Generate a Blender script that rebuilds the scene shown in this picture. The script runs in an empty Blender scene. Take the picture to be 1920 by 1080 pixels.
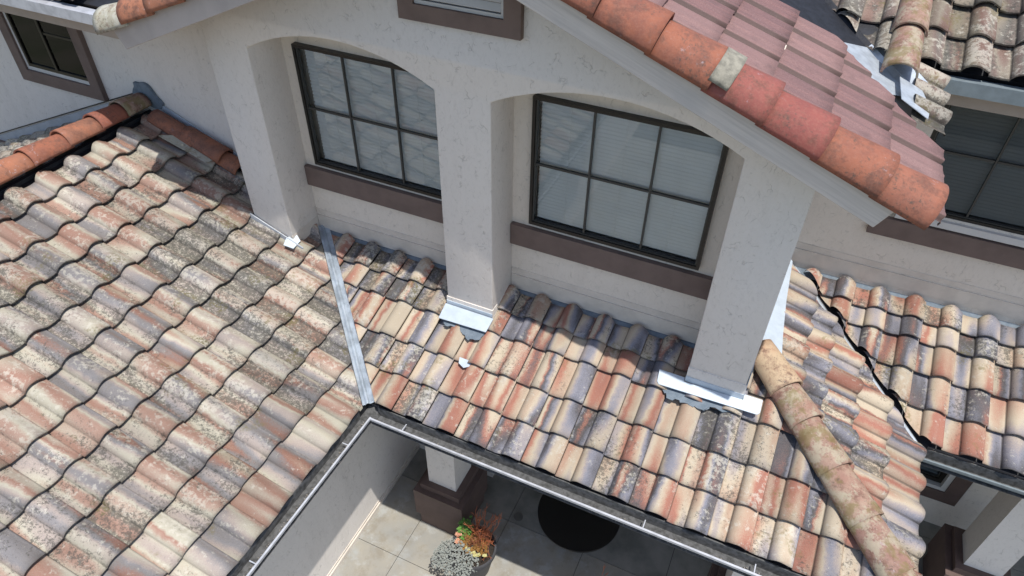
import bpy, bmesh, math, random
from mathutils import Vector, Matrix, noise
D = bpy.data
scene = bpy.context.scene
col = scene.collection
random.seed(7)
R = math.radians

# ------------------------------------------------------------------ camera
H = 7.23
cam_d = D.cameras.new("camera")
cam = D.objects.new("camera", cam_d)
col.objects.link(cam)
yaw, pit, rol = R(-24.221), R(41.08), R(.876)
fwd = Vector((math.sin(yaw)*math.cos(pit), math.cos(yaw)*math.cos(pit), -math.sin(pit)))
rt = Vector((math.cos(yaw), -math.sin(yaw), 0))
up = rt.cross(fwd)
r2 = rt*math.cos(rol)+up*math.sin(rol)
u2 = -rt*math.sin(rol)+up*math.cos(rol)
cam.matrix_world = Matrix(((r2.x, u2.x, -fwd.x, 0), (r2.y, u2.y, -fwd.y, -4.0), (r2.z, u2.z, -fwd.z, H), (0, 0, 0, 1)))
cam_d.sensor_width = 36
cam_d.lens = 36*1294/1920
cam_d.clip_start = .05
cam_d.clip_end = 2000
scene.camera = cam

# ------------------------------------------------------------------ light
SUN = Vector((.270, -.20, .942)).normalized()
w = D.worlds.new("World")
scene.world = w
w.use_nodes = True
nt = w.node_tree
bg = nt.nodes['Background']
sky = nt.nodes.new('ShaderNodeTexSky')
sky.sky_type = 'NISHITA'
sky.sun_disc = False
sky.sun_elevation = math.asin(SUN.z)
sky.sun_rotation = math.atan2(SUN.x, SUN.y)
sky.air_density = 1.0
sky.dust_density = 1.2
nt.links.new(sky.outputs[0], bg.inputs[0])
bg.inputs[1].default_value = .15
sl = D.lights.new("sun", 'SUN')
sl.energy = 4.2
sl.angle = R(.55)
sl.color = (1, .97, .92)
so = D.objects.new("sun", sl)
col.objects.link(so)
so.rotation_euler = (-SUN).to_track_quat('-Z', 'Y').to_euler()
scene.view_settings.view_transform = 'Standard'
scene.view_settings.look = 'None'
scene.view_settings.exposure = 0.34
scene.view_settings.gamma = 1

# ------------------------------------------------------------------ helpers
def link(o, parent=None):
    col.objects.link(o)
    if parent:
        o.parent = parent
    return o

def empty(name, loc=(0, 0, 0)):
    o = D.objects.new(name, None)
    o.location = loc
    o.empty_display_size = .2
    return link(o)

def tag(o, label=None, cat=None, group=None, kind=None):
    for k, v in (('label', label), ('category', cat), ('group', group), ('kind', kind)):
        if v:
            o[k] = v
    return o

def mk(name, bm, m, parent=None, smooth=False, auto=None, label=None):
    me = D.meshes.new(name)
    bm.normal_update()
    bm.to_mesh(me)
    bm.free()
    if smooth:
        for p in me.polygons:
            p.use_smooth = True
        if auto is not None:
            me.set_sharp_from_angle(angle=R(auto))
    for mm in (m if isinstance(m, (list, tuple)) else [m]):
        me.materials.append(mm)
    o = D.objects.new(name, me)
    link(o, parent)
    if parent is not None and parent.type == 'EMPTY':
        o.matrix_parent_inverse = Matrix.Translation(-Vector(parent.location))
    if label:
        o['label'] = label
    return o

def box(bm, x0, x1, y0, y1, z0, z1, mi=0):
    vs = [bm.verts.new((x, y, z)) for x in (x0, x1) for y in (y0, y1) for z in (z0, z1)]
    fs = []
    for f in ((0, 1, 3, 2), (4, 6, 7, 5), (0, 4, 5, 1), (2, 3, 7, 6), (0, 2, 6, 4), (1, 5, 7, 3)):
        fc = bm.faces.new([vs[i] for i in f])
        fc.material_index = mi
        fs.append(fc)
    return vs

def boxes(*L):
    bm = bmesh.new()
    for b in L:
        box(bm, *b)
    return bm

def bevel(bm, wd=.01, seg=2):
    es = [e for e in bm.edges if len(e.link_faces) == 2 and e.calc_face_angle(0) > .6]
    bmesh.ops.bevel(bm, geom=es, offset=wd, segments=seg, profile=.5, affect='EDGES', clamp_overlap=True)
    return bm

def prism(bm, pts, vec):
    """closed polygon pts extruded by vec"""
    vec = Vector(vec)
    a = [bm.verts.new(p) for p in pts]
    b = [bm.verts.new(Vector(p)+vec) for p in pts]
    n = len(pts)
    bm.faces.new(a)
    bm.faces.new(list(reversed(b)))
    for i in range(n):
        j = (i+1) % n
        bm.faces.new([a[i], b[i], b[j], a[j]])
    bmesh.ops.recalc_face_normals(bm, faces=bm.faces)
    return bm

def tube(bm, pts, r0, r1, seg=6):
    rings = []
    n = len(pts)
    for i, p in enumerate(pts):
        p = Vector(p)
        t = (Vector(pts[min(i+1, n-1)])-Vector(pts[max(i-1, 0)])).normalized()
        a = t.orthogonal().normalized()
        b = t.cross(a)
        r = r0+(r1-r0)*i/max(1, n-1)
        rings.append([bm.verts.new(p+a*r*math.cos(q*2*math.pi/seg)+b*r*math.sin(q*2*math.pi/seg)) for q in range(seg)])
    for i in range(n-1):
        for q in range(seg):
            bm.faces.new([rings[i][q], rings[i][(q+1) % seg], rings[i+1][(q+1) % seg], rings[i+1][q]])
    bm.faces.new(rings[-1])
    bm.faces.new(list(reversed(rings[0])))

# ------------------------------------------------------------------ materials
class N:
    """tiny node helper"""
    def __init__(s, name):
        s.m = D.materials.new(name)
        s.m.use_nodes = True
        s.t = s.m.node_tree
        s.b = s.t.nodes['Principled BSDF']
        s.out = s.t.nodes['Material Output']
        s.b.inputs['Roughness'].default_value = .8
    def n(s, typ, **k):
        nd = s.t.nodes.new(typ)
        for a, v in k.items():
            setattr(nd, a, v)
        return nd
    def l(s, a, b):
        s.t.links.new(a, b)
    def put(s, inp, v):
        if hasattr(v, 'links') or isinstance(v, bpy.types.NodeSocket):
            s.l(v, inp)
        else:
            inp.default_value = v
    def coord(s, kind='Object'):
        return s.n('ShaderNodeTexCoord').outputs[kind]
    def mapping(s, v, sc=(1, 1, 1), loc=(0, 0, 0)):
        m = s.n('ShaderNodeMapping')
        s.l(v, m.inputs[0])
        m.inputs['Scale'].default_value = sc
        m.inputs['Location'].default_value = loc
        return m.outputs[0]
    def noise(s, v, scale=5, detail=4, rough=.55, dist=0):
        nd = s.n('ShaderNodeTexNoise')
        s.l(v, nd.inputs['Vector'])
        nd.inputs['Scale'].default_value = scale
        nd.inputs['Detail'].default_value = detail
        nd.inputs['Roughness'].default_value = rough
        nd.inputs['Distortion'].default_value = dist
        return nd.outputs['Fac']
    def voro(s, v, scale=5, feat='F1', out='Distance'):
        nd = s.n('ShaderNodeTexVoronoi', feature=feat)
        s.l(v, nd.inputs['Vector'])
        nd.inputs['Scale'].default_value = scale
        return nd.outputs[out]
    def ramp(s, v, stops, mode='LINEAR'):
        nd = s.n('ShaderNodeValToRGB')
        cr = nd.color_ramp
        cr.interpolation = mode
        while len(cr.elements) < len(stops):
            cr.elements.new(.5)
        for e, (p, c) in zip(cr.elements, stops):
            e.position = p
            e.color = (*c, 1) if len(c) == 3 else c
        s.l(v, nd.inputs[0])
        return nd.outputs[0]
    def math(s, op, a, b=None, c=None, clamp=False):
        nd = s.n('ShaderNodeMath', operation=op, use_clamp=clamp)
        s.put(nd.inputs[0], a)
        if b is not None:
            s.put(nd.inputs[1], b)
        if c is not None:
            s.put(nd.inputs[2], c)
        return nd.outputs[0]
    def step(s, v, lo, hi, a=0., b=1.):
        nd = s.n('ShaderNodeMapRange', interpolation_type='SMOOTHSTEP')
        s.put(nd.inputs[0], v)
        s.put(nd.inputs[1], lo)
        s.put(nd.inputs[2], hi)
        s.put(nd.inputs[3], a)
        s.put(nd.inputs[4], b)
        return nd.outputs[0]
    def mix(s, f, a, b, mode='MIX'):
        nd = s.n('ShaderNodeMix', data_type='RGBA', blend_type=mode)
        s.put(nd.inputs[0], f)
        s.put(nd.inputs[6], a if not isinstance(a, tuple) else (*a, 1))
        s.put(nd.inputs[7], b if not isinstance(b, tuple) else (*b, 1))
        return nd.outputs[2]
    def comb(s, x, y, z):
        nd = s.n('ShaderNodeCombineXYZ')
        for i, v in enumerate((x, y, z)):
            s.put(nd.inputs[i], v)
        return nd.outputs[0]
    def sep(s, v):
        nd = s.n('ShaderNodeSeparateXYZ')
        s.l(v, nd.inputs[0])
        return nd.outputs
    def bump(s, h, strength=.3, dist=.01):
        nd = s.n('ShaderNodeBump')
        nd.inputs['Strength'].default_value = strength
        nd.inputs['Distance'].default_value = dist
        s.l(h, nd.inputs['Height'])
        s.l(nd.outputs[0], s.b.inputs['Normal'])
    def col(s, c):
        s.put(s.b.inputs['Base Color'], (*c, 1) if isinstance(c, tuple) else c)
    def rough(s, v):
        s.put(s.b.inputs['Roughness'], v)
    def metal(s, v):
        s.b.inputs['Metallic'].default_value = v

def m_stucco(name, base, warm):
    k = N(name)
    c = k.coord()
    big = k.noise(c, 1.3, 4, .6)
    colr = k.mix(big, base, warm)
    stain = k.noise(k.mapping(c, (3, 3, .5)), 1.5, 4)
    colr = k.mix(k.step(stain, .55, .8, 0, .16), colr, (.30, .27, .23))
    # skip trowel scratches: short curved lines
    d = k.noise(c, 7, 2)
    v2 = k.n('ShaderNodeVectorMath', operation='ADD')
    k.l(c, v2.inputs[0])
    sc = k.n('ShaderNodeVectorMath', operation='SCALE')
    nz = k.n('ShaderNodeTexNoise')
    k.l(c, nz.inputs['Vector']); nz.inputs['Scale'].default_value = 9; nz.inputs['Detail'].default_value = 3
    k.l(nz.outputs['Color'], sc.inputs[0]); sc.inputs['Scale'].default_value = .22
    k.l(sc.outputs[0], v2.inputs[1])
    ed = k.voro(k.mapping(v2.outputs[0], (1, 1, .6)), 9, 'DISTANCE_TO_EDGE')
    line = k.step(ed, .0, .035, 1, 0)
    brk = k.step(k.noise(c, 10, 3, .6), .50, .62)
    line = k.math('MULTIPLY', line, brk)
    colr = k.mix(k.math('MULTIPLY', line, .30), colr, (.20, .18, .155))
    gr = k.noise(k.mapping(c, (1, 1, .55)), 34, 5, .7, 1.2)  # mottle paints in hollow shade and ridge light that the bump leaves flat
    colr = k.mix(k.step(gr, .50, .70, 0, .16), colr, (.26, .235, .21))
    colr = k.mix(k.step(gr, .50, .30, 0, .10), colr, (.78, .76, .74))
    k.col(colr)
    k.rough(.92)
    f = k.noise(c, 45, 5, .65)
    f2 = k.noise(k.mapping(c, (1, 1, .6)), 11, 4, .6, .6)
    h = k.math('ADD', k.math('MULTIPLY', f, .35), f2)
    h = k.math('SUBTRACT', h, k.math('MULTIPLY', line, .8))
    k.bump(h, .55, .006)
    return k.m

def m_plain(name, c, rough=.6, metal=0, vary=.12, scale=8, bump=0, c2=None):
    k = N(name)
    cc = k.coord()
    f = k.noise(cc, scale, 5, .6)
    d = tuple(v*(1-vary*2) for v in c) if c2 is None else c2
    k.col(k.mix(k.step(f, .35, .7), c, d))
    k.rough(rough)
    k.metal(metal)
    if bump:
        k.bump(k.noise(cc, scale*5, 4), bump, .005)
    return k.m

def m_tile(name, stops, CREASE=.9, LAP=.6):
    """S tile: uv = (across, along); trnd = random rgba, trnd.b age"""
    k = N(name)
    uv = k.sep(k.n('ShaderNodeUVMap', uv_map='tuv').outputs[0])
    at = k.n('ShaderNodeAttribute', attribute_name='trnd')
    ac = k.sep(at.outputs['Vector'])
    r1, r2_, age = ac[0], ac[1], ac[2]
    obj = k.coord()
    # flashed bands running down the tile
    wob = k.math('MULTIPLY', k.noise(obj, 14, 3), .25)
    px = k.math('ADD', k.math('ADD', k.math('MULTIPLY', uv[0], 1.55), wob), k.math('MULTIPLY', r1, 57.3))
    py = k.math('ADD', k.math('MULTIPLY', uv[1], .22), k.math('MULTIPLY', r2_, 31.7))
    band = k.math('ADD', k.math('MULTIPLY', k.math('SUBTRACT', k.noise(k.comb(px, py, k.math('MULTIPLY', r1, 11.)), 1.0, 1.0, .4), .5), 1.35), .5)
    band = k.math('ADD', band, k.math('MULTIPLY', k.math('SUBTRACT', r2_, .5), .20))
    band = k.math('ADD', band, k.math('MULTIPLY', k.math('SUBTRACT', k.noise(obj, 120, 3, .7), .5), .13))
    c0 = k.ramp(band, stops)
    # fine grain
    g = k.noise(obj, 160, 4, .7)
    c0 = k.mix(k.step(g, .35, .7, 0, .30), c0, k.mix(.5, c0, (.50, .45, .38)))
    c0 = k.mix(k.step(g, .60, .72, 0, .35), c0, (.16, .14, .13))
    # weathering: pale film, olive lichen and black crust
    patch = k.noise(k.comb(k.math('MULTIPLY', uv[0], 1.2), k.math('MULTIPLY', uv[1], .8), k.math('MULTIPLY', r1, 77.)), 2.2, 3)
    cell = k.noise(obj, 5.5, 4, .6)
    am = k.math('ADD', k.math('MULTIPLY', age, .50), k.math('MULTIPLY', k.math('SUBTRACT', cell, .5), .9))
    def wide(v, g_):
        return k.math('ADD', k.math('MULTIPLY', k.math('SUBTRACT', v, .5), g_), .5)
    pale = wide(k.noise(obj, 26, 7, .70), 2.5)
    pcov = k.math('MULTIPLY', k.math('ADD', k.math('ADD', am, k.math('MULTIPLY', k.math('SUBTRACT', patch, .5), 1.1)), k.math('MULTIPLY', k.step(uv[0], .42, .55, -.08, .34), k.math('MULTIPLY', age, age))), 1.15, None, True)
    pm = k.step(pale, k.math('SUBTRACT', .86, k.math('MULTIPLY', pcov, .8)), k.math('SUBTRACT', 1.16, k.math('MULTIPLY', pcov, .8)))
    c0 = k.mix(k.math('MULTIPLY', pm, .56), c0, k.mix(k.noise(obj, 9, 3), PALE1, PALE2))
    dk = k.math('ADD', k.math('MULTIPLY', k.noise(obj, 40, 6, .72), .55), k.math('MULTIPLY', k.noise(obj, 150, 4, .8), .45))
    dkw = wide(dk, 3.9)
    pan = k.step(uv[0], .40, .50, .22, 0.)
    dcov = k.math('ADD', k.math('MULTIPLY', k.math('SUBTRACT', patch, .5), 1.5), k.math('ADD', k.math('MULTIPLY', age, .62), k.math('ADD', k.math('MULTIPLY', k.math('MULTIPLY', pan, k.math('MULTIPLY', age, age)), 3.6), k.math('MULTIPLY', k.math('SUBTRACT', r2_, .5), .5))))
    dcov = k.math('MULTIPLY', k.math('SUBTRACT', dcov, .12), 1.25, None, True)
    dmask = k.step(dkw, k.math('SUBTRACT', .90, k.math('MULTIPLY', dcov, .66)), k.math('SUBTRACT', 1.12, k.math('MULTIPLY', dcov, .66)))
    c0 = k.mix(k.math('MULTIPLY', dmask, .76), c0, (.070, .066, .056))
    ol = k.step(k.math('ADD', k.noise(obj, 3.1, 2), k.math('MULTIPLY', age, .08)), .66, .74)
    ol = k.math('MULTIPLY', ol, k.step(k.noise(obj, 40, 4, .7), .42, .6))
    c0 = k.mix(k.math('MULTIPLY', ol, .55), c0, (.17, .14, .05))
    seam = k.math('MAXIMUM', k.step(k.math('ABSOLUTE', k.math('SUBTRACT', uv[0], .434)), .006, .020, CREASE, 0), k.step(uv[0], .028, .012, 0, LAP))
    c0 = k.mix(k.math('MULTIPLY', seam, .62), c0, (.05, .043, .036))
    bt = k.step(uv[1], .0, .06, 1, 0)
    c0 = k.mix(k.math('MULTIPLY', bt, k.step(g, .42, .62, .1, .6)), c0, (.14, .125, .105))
    wn = k.n('ShaderNodeTexWhiteNoise', noise_dimensions='1D')
    k.l(k.math('MULTIPLY', r1, 997.), wn.inputs['W'])
    hs = k.n('ShaderNodeHueSaturation')
    k.put(hs.inputs['Value'], k.math('ADD', .66, k.math('MULTIPLY', wn.outputs[0], .34)))
    k.l(c0, hs.inputs['Color'])
    c0 = hs.outputs[0]
    k.col(c0)
    k.rough(.86)
    k.b.inputs['Specular IOR Level'].default_value = .3
    hh = k.math('ADD', k.math('MULTIPLY', g, .5), k.math('MULTIPLY', dk, .6))
    k.bump(hh, .35, .003)
    return k.m

PALE1, PALE2 = (.46, .425, .335), (.60, .565, .495)
CREAM, SALM, BLUE, DARK, PINK = (.46, .385, .285), (.30, .12, .085), (.20, .20, .24), (.075, .072, .082), (.30, .19, .155)
S_FRESH = [(.14, CREAM), (.25, SALM), (.31, (.34, .14, .095)), (.38, (.40, .27, .19)), (.46, CREAM), (.52, (.33, .28, .26)), (.58, BLUE), (.655, DARK), (.70, (.13, .09, .09)), (.735, SALM), (.80, CREAM)]
S_OLD = [(.16, (.40, .37, .29)), (.28, (.275, .145, .105)), (.38, (.33, .21, .16)), (.46, (.43, .40, .315)), (.54, (.34, .28, .245)), (.61, (.20, .19, .195)), (.68, (.165, .15, .145)), (.74, (.22, .10, .07)), (.86, (.36, .32, .235))]
S_ANC = [(.2, (.20, .17, .12)), (.34, (.16, .085, .065)), (.44, (.19, .125, .10)), (.52, (.25, .215, .165)), (.60, (.15, .10, .085)), (.70, (.12, .11, .095)), (.84, (.24, .2, .15))]
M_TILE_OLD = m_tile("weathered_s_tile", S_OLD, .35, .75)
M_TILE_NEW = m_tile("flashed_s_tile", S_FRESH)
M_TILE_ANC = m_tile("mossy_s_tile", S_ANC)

def m_clay(name, a, b, c, lich=0., scale=6):
    k = N(name)
    at = k.n('ShaderNodeAttribute', attribute_name='trnd')
    ac = k.sep(at.outputs['Vector'])
    o = k.coord()
    f = k.noise(o, scale, 5, .65)
    cc = k.mix(k.step(f, .35, .68), a, b)
    cc = k.mix(ac[0], cc, k.mix(.55, cc, c))
    mot = k.step(k.noise(o, 9, 6, .75), .46, .66)
    cc = k.mix(k.math('MULTIPLY', mot, .78), cc, (.12, .055, .04))
    cc = k.mix(k.math('MULTIPLY', k.step(k.noise(o, 60, 5, .8), .46, .6), .12), cc, (.38, .21, .15))
    sp = k.noise(o, 50, 5, .75)
    st = k.math('MULTIPLY', k.step(sp, .52, .66), k.step(k.noise(o, 5, 3), .42, .62))
    cc = k.mix(k.math('MULTIPLY', st, .8), cc, (.07, .055, .045))
    wh = k.math('MULTIPLY', k.step(k.noise(o, 22, 5, .75), .56, .70), k.step(k.noise(k.mapping(o, (1, 1, 1), (3, 5, 1)), 3.5, 2), .52, .64))
    cc = k.mix(k.math('MULTIPLY', wh, .6), cc, (.45, .40, .42))
    if lich:
        l1 = k.step(k.math('ADD', k.noise(o, 7, 4), k.math('MULTIPLY', k.noise(o, 60, 4, .8), .5)), .72, .86)
        cc = k.mix(k.math('MULTIPLY', l1, lich), cc, (.36, .33, .24))
        l2 = k.step(k.noise(k.mapping(o, (1, 1, 1), (9, 2, 4)), 5, 4, .7), .50, .62)
        cc = k.mix(k.math('MULTIPLY', l2, lich), cc, (.16, .125, .045))
    k.col(cc)
    k.rough(.8)
    k.b.inputs['Specular IOR Level'].default_value = .35
    k.bump(k.math('ADD', sp, k.math('MULTIPLY', k.noise(o, 14, 3), .6)), .35, .004)
    return k.m
M_CLAY = m_clay("orange_clay", (.29, .105, .058), (.20, .08, .052), (.23, .07, .05))
M_CLAY_OLD = m_clay("brown_clay", (.30, .115, .065), (.18, .085, .06), (.42, .17, .09))
M_CLAY_LICH = m_clay("lichened_cap_tile", (.34, .245, .18), (.26, .145, .11), (.23, .12, .10), .66)
M_CREAM = m_clay("cream_tile", (.44, .33, .215), (.38, .19, .11), (.42, .31, .2), .05, 3)
M_GREYCLAY = m_clay("grey_tile", (.42, .41, .34), (.34, .33, .28), (.5, .47, .38), .3)

def m_pink():
    k = N("pink_concrete_tile")
    at = k.n('ShaderNodeAttribute', attribute_name='trnd')
    ac = k.sep(at.outputs['Vector'])
    o = k.coord()
    st = k.noise(k.mapping(o, (1.2, 22, 1.2)), 2.2, 4, .6)
    cc = k.mix(k.step(st, .35, .65), (.195, .092, .084), (.125, .066, .064))
    cc = k.mix(k.math('MULTIPLY', ac[0], .65), cc, (.29, .175, .155))
    cc = k.mix(k.math('MULTIPLY', ac[1], .40), cc, (.13, .07, .068))
    g = k.noise(o, 190, 3, .8)
    cc = k.mix(k.step(g, .5, .62, 0, .5), cc, (.31, .20, .185))
    cc = k.mix(k.step(k.noise(o, 6, 5, .7), .52, .70, 0, .45), cc, (.10, .062, .058))
    cc = k.mix(k.step(g, .36, .48, .45, 0), cc, (.12, .06, .055))
    uv = k.sep(k.n('ShaderNodeUVMap', uv_map='tuv').outputs[0])
    gr = k.step(uv[0], .085, .115, 1, 0)
    cc = k.mix(k.math('MULTIPLY', gr, .75), cc, (.075, .05, .042))
    k.col(cc)
    k.rough(.75)
    k.bump(g, .5, .003)
    return k.m
M_PINK = m_pink()

M_STUCCO = m_stucco("grey_stucco", (.69, .635, .575), (.64, .595, .545))
M_STUCCO_BOUNCE = m_stucco("bounce_lit_stucco", (.70, .62, .525), (.64, .57, .485))  # same stucco, warm bounced light mixed into its colour
M_TRIM = m_plain("brown_trim_paint", (.155, .108, .090), .75, 0, .1, 6, .35)
M_BASEP = m_plain("brown_base_paint", (.115, .075, .062), .7, 0, .1, 6, .35)
M_FRAME = m_plain("dark_bronze_frame", (.022, .019, .016), .35, .3, .1)
M_SCREED = m_plain("cream_metal_screed", (.64, .57, .49), .5, 0, .08, 5, .1)
M_WHITE = m_plain("white_flashing_paint", (.46, .52, .58), .42, .1, .07, 9, .15)
M_GALV = m_plain("galvanised_metal", (.56, .61, .66), .38, .45, .12, 14, .2)
M_VALLEY = m_plain("painted_valley_metal", (.68, .75, .82), .40, .15, .2, 9, .3, (.42, .48, .54))
M_MASTIC = m_plain("blue_grey_mastic", (.15, .18, .21), .8, 0, .2, 14, .8, (.10, .13, .16))
M_GUT = m_plain("grey_gutter", (.50, .51, .54), .45, .25, .12, 12)
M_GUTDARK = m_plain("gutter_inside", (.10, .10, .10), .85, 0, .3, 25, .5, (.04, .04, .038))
M_GUT_D = m_plain("dark_gutter", (.20, .24, .26), .5, .2, .1, 12)
M_FELT = m_plain("roofing_felt", (.012, .013, .018), .6, 0, .3, 20, .3)
M_DEBRIS = m_plain("gutter_dirt", (.32, .29, .25), .95, 0, .3, 60, .8, (.05, .045, .04))
M_FASCIA = m_plain("beige_fascia_paint", (.36, .29, .23), .7, 0, .06, 6, .1)
M_SOFFIT = m_plain("soffit_paint", (.34, .31, .28), .8, 0, .06, 4)
M_BLIND = m_plain("white_blind", (.88, .86, .83), .6, 0, .03, 2)
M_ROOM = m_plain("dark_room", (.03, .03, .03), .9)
M_BLACK = m_plain("black_enamel", (.006, .006, .006), .45)
M_POT = m_plain("charcoal_pot", (.045, .045, .05), .6, 0, .15, 10, .2)
M_REVEALG = m_plain("grey_flashing_paint", (.40, .42, .45), .6, .1, .08, 7)
M_SOIL = m_plain("potting_soil", (.035, .025, .018), .95, 0, .3, 50, 1)

def m_wood():
    k = N("weathered_grey_board")
    o = k.coord()
    mp = k.n('ShaderNodeMapping', vector_type='TEXTURE')
    mp.inputs['Rotation'].default_value = (0, math.atan(.41), 0)
    k.l(o, mp.inputs[0])
    oo = mp.outputs[0]
    g = k.noise(k.mapping(oo, (1, 1, 26)), 2.0, 6, .65, .1)
    c = k.mix(k.step(g, .35, .7), (.56, .51, .46), (.46, .42, .38))
    c = k.mix(k.step(k.noise(o, 3, 3), .5, .75, 0, .6), c, (.42, .40, .38))
    cr = k.step(k.noise(k.mapping(oo, (.8, 1, 50)), 2.4, 4, .8), .70, .75)
    c = k.mix(k.math('MULTIPLY', cr, .8), c, (.05, .045, .04))
    k.col(c)
    k.rough(.85)
    k.bump(g, .5, .004)
    return k.m
M_WOOD = m_wood()
M_BOARD = m_plain("beige_board_paint", (.43, .38, .345), .75, 0, .07, 5, .3)

def m_glass(name, tint, gloss):
    k = N(name)
    tr = k.n('ShaderNodeBsdfTransparent')
    tr.inputs[0].default_value = (*tint, 1)
    gl = k.n('ShaderNodeBsdfGlossy')
    gl.inputs['Roughness'].default_value = .015
    gl.inputs['Color'].default_value = (.92, .94, .95, 1)
    fr = k.n('ShaderNodeFresnel')
    fr.inputs['IOR'].default_value = gloss
    # slightly wavy pane
    bp = k.n('ShaderNodeBump')
    bp.inputs['Strength'].default_value = .08
    bp.inputs['Distance'].default_value = .002
    k.l(k.noise(k.coord(), 5, 2), bp.inputs['Height'])
    k.l(bp.outputs[0], gl.inputs['Normal'])
    mx = k.n('ShaderNodeMixShader')
    k.l(fr.outputs[0], mx.inputs[0])
    k.l(tr.outputs[0], mx.inputs[1])
    k.l(gl.outputs[0], mx.inputs[2])
    k.l(mx.outputs[0], k.out.inputs[0])
    return k.m
M_GLASS = m_glass("window_glass", (.94, .96, .96), 1.75)
M_GLASS_D = m_glass("screened_glass", (.36, .375, .375), 1.32)

def m_concrete():
    k = N("stained_concrete_paving")
    o = k.coord()
    f = k.noise(o, 1.4, 6, .6)
    c = k.mix(k.step(f, .35, .65), (.29, .265, .215), (.235, .23, .21))
    c = k.mix(k.step(k.noise(o, 2.3, 5, .65), .5, .72, 0, .75), c, (.31, .325, .32))
    c = k.mix(k.step(k.noise(o, 5, 6, .7), .48, .66, 0, .55), c, (.19, .16, .115))
    c = k.mix(k.step(k.noise(k.mapping(o, (1, 1, 1), (4, 7, 0)), 3.2, 6, .7), .54, .66, 0, .5), c, (.36, .37, .36))
    c = k.mix(k.step(k.noise(o, 24, 5, .75), .62, .68, 0, .3), c, (.42, .42, .38))
    k.col(c)
    k.rough(k.step(f, .3, .7, .5, .85))
    k.bump(k.noise(o, 60, 5, .7), .2, .003)
    return k.m
M_CONC = m_concrete()
M_PORCH = m_plain("grey_porch_concrete", (.25, .24, .21), .55, 0, .25, 2.2, .1, (.13, .13, .115))
M_GROUND = m_plain("dry_ground", (.17, .15, .11), .95, 0, .2, .4, .3, (.10, .11, .06))
M_JOINT = m_plain("joint_dirt", (.06, .052, .042), .95, 0, .2, 30)

# ------------------------------------------------------------------ setting
bm = bmesh.new()
bmesh.ops.create_grid(bm, x_segments=24, y_segments=24, size=400)
g = mk("ground", bm, M_GROUND); g.location.z = -.05
tag(g, kind='structure')

# paving: slabs with open joints over a dirt bed
bm = boxes((-3.18, 8, -9, 3.0, -.04, -.012))
tag(mk("paving_bed", bm, M_JOINT), kind='structure')
bm = bmesh.new()
P = .913
xs = [-3.18]+[-2.65+P*i for i in range(0, 12)]
ys = [-.147-P*i for i in range(9, -1, -1)]+[-.147+P, -.147+2*P, 3.0]
for i in range(len(xs)-1):
    for j in range(len(ys)-1):
        gp = .003
        box(bm, xs[i]+gp, xs[i+1]-gp, ys[j]+gp, ys[j+1]-gp, -.03, 0, 1 if ys[j] > -.6 else 0)
bevel(bm, .003, 1)
pv = mk("patio_paving", bm, [M_CONC, M_PORCH])
tag(pv, kind='structure')

# ------------------------------------------------------------------ the house
house = empty("house", (-2.2, 1.0, 0))
tag(house, "grey stucco house with brown trim, twin arched windows and weathered tile roofs", "house")

EZ, SL = 2.52, .4          # eave height of the lower roofs, slope
AX, AY = -2.724, -.983     # eave lines of the two front slopes
X3, Y4 = 1.68, .6
W = .3012

class Slope:
    def __init__(s, d, b0, z0, sl):
        s.d = Vector((*d, 0)); s.r = s.d.cross(Vector((0, 0, 1))); s.b0 = b0; s.z0 = z0; s.sl = sl
        s.n = (Vector((0, 0, 1))-s.d*sl).normalized()
    def p(s, a, b, h=0.):
        return s.r*a+s.d*b+Vector((0, 0, s.z0+sl_(s, b)))+s.n*h
def sl_(s, b):
    return s.sl*(b-s.b0)
LEFT = Slope((-1, 0), -AX, EZ, SL)      # b = -X, a = Y
MID = Slope((0, 1), AY, EZ, SL)         # b = Y, a = X
HIPS = Slope((-1, 0), -X3, EZ, SL)
BACK = Slope((0, 1), Y4, EZ, SL)
GZ, GS, GX = 5.18, .41, .80
GABR = Slope((-1, 0), -GX, GZ, GS)
GABL = Slope((1, 0), -2.19*2-GX, GZ, GS)   # b = X, a = -Y
RIDX = -6.20
LEFTB = Slope((1, 0), 2*RIDX-AX, EZ, SL)

PROF = [(0, .006), (.05, .004), (.14, .001), (.25, 0), (.34, .002), (.405, .006), (.428, .002), (.443, .012), (.46, .024), (.50, .037), (.56, .048), (.63, .054), (.70, .055), (.77, .052), (.84, .045), (.90, .036), (.96, .028), (.995, .026)]
PROF = [(u_, h_*1.28) for u_, h_ in PROF]
def prof_hump(u):
    return max(0., math.sin(math.pi*max(0, min(1, (u-.43)/.57))))

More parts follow.
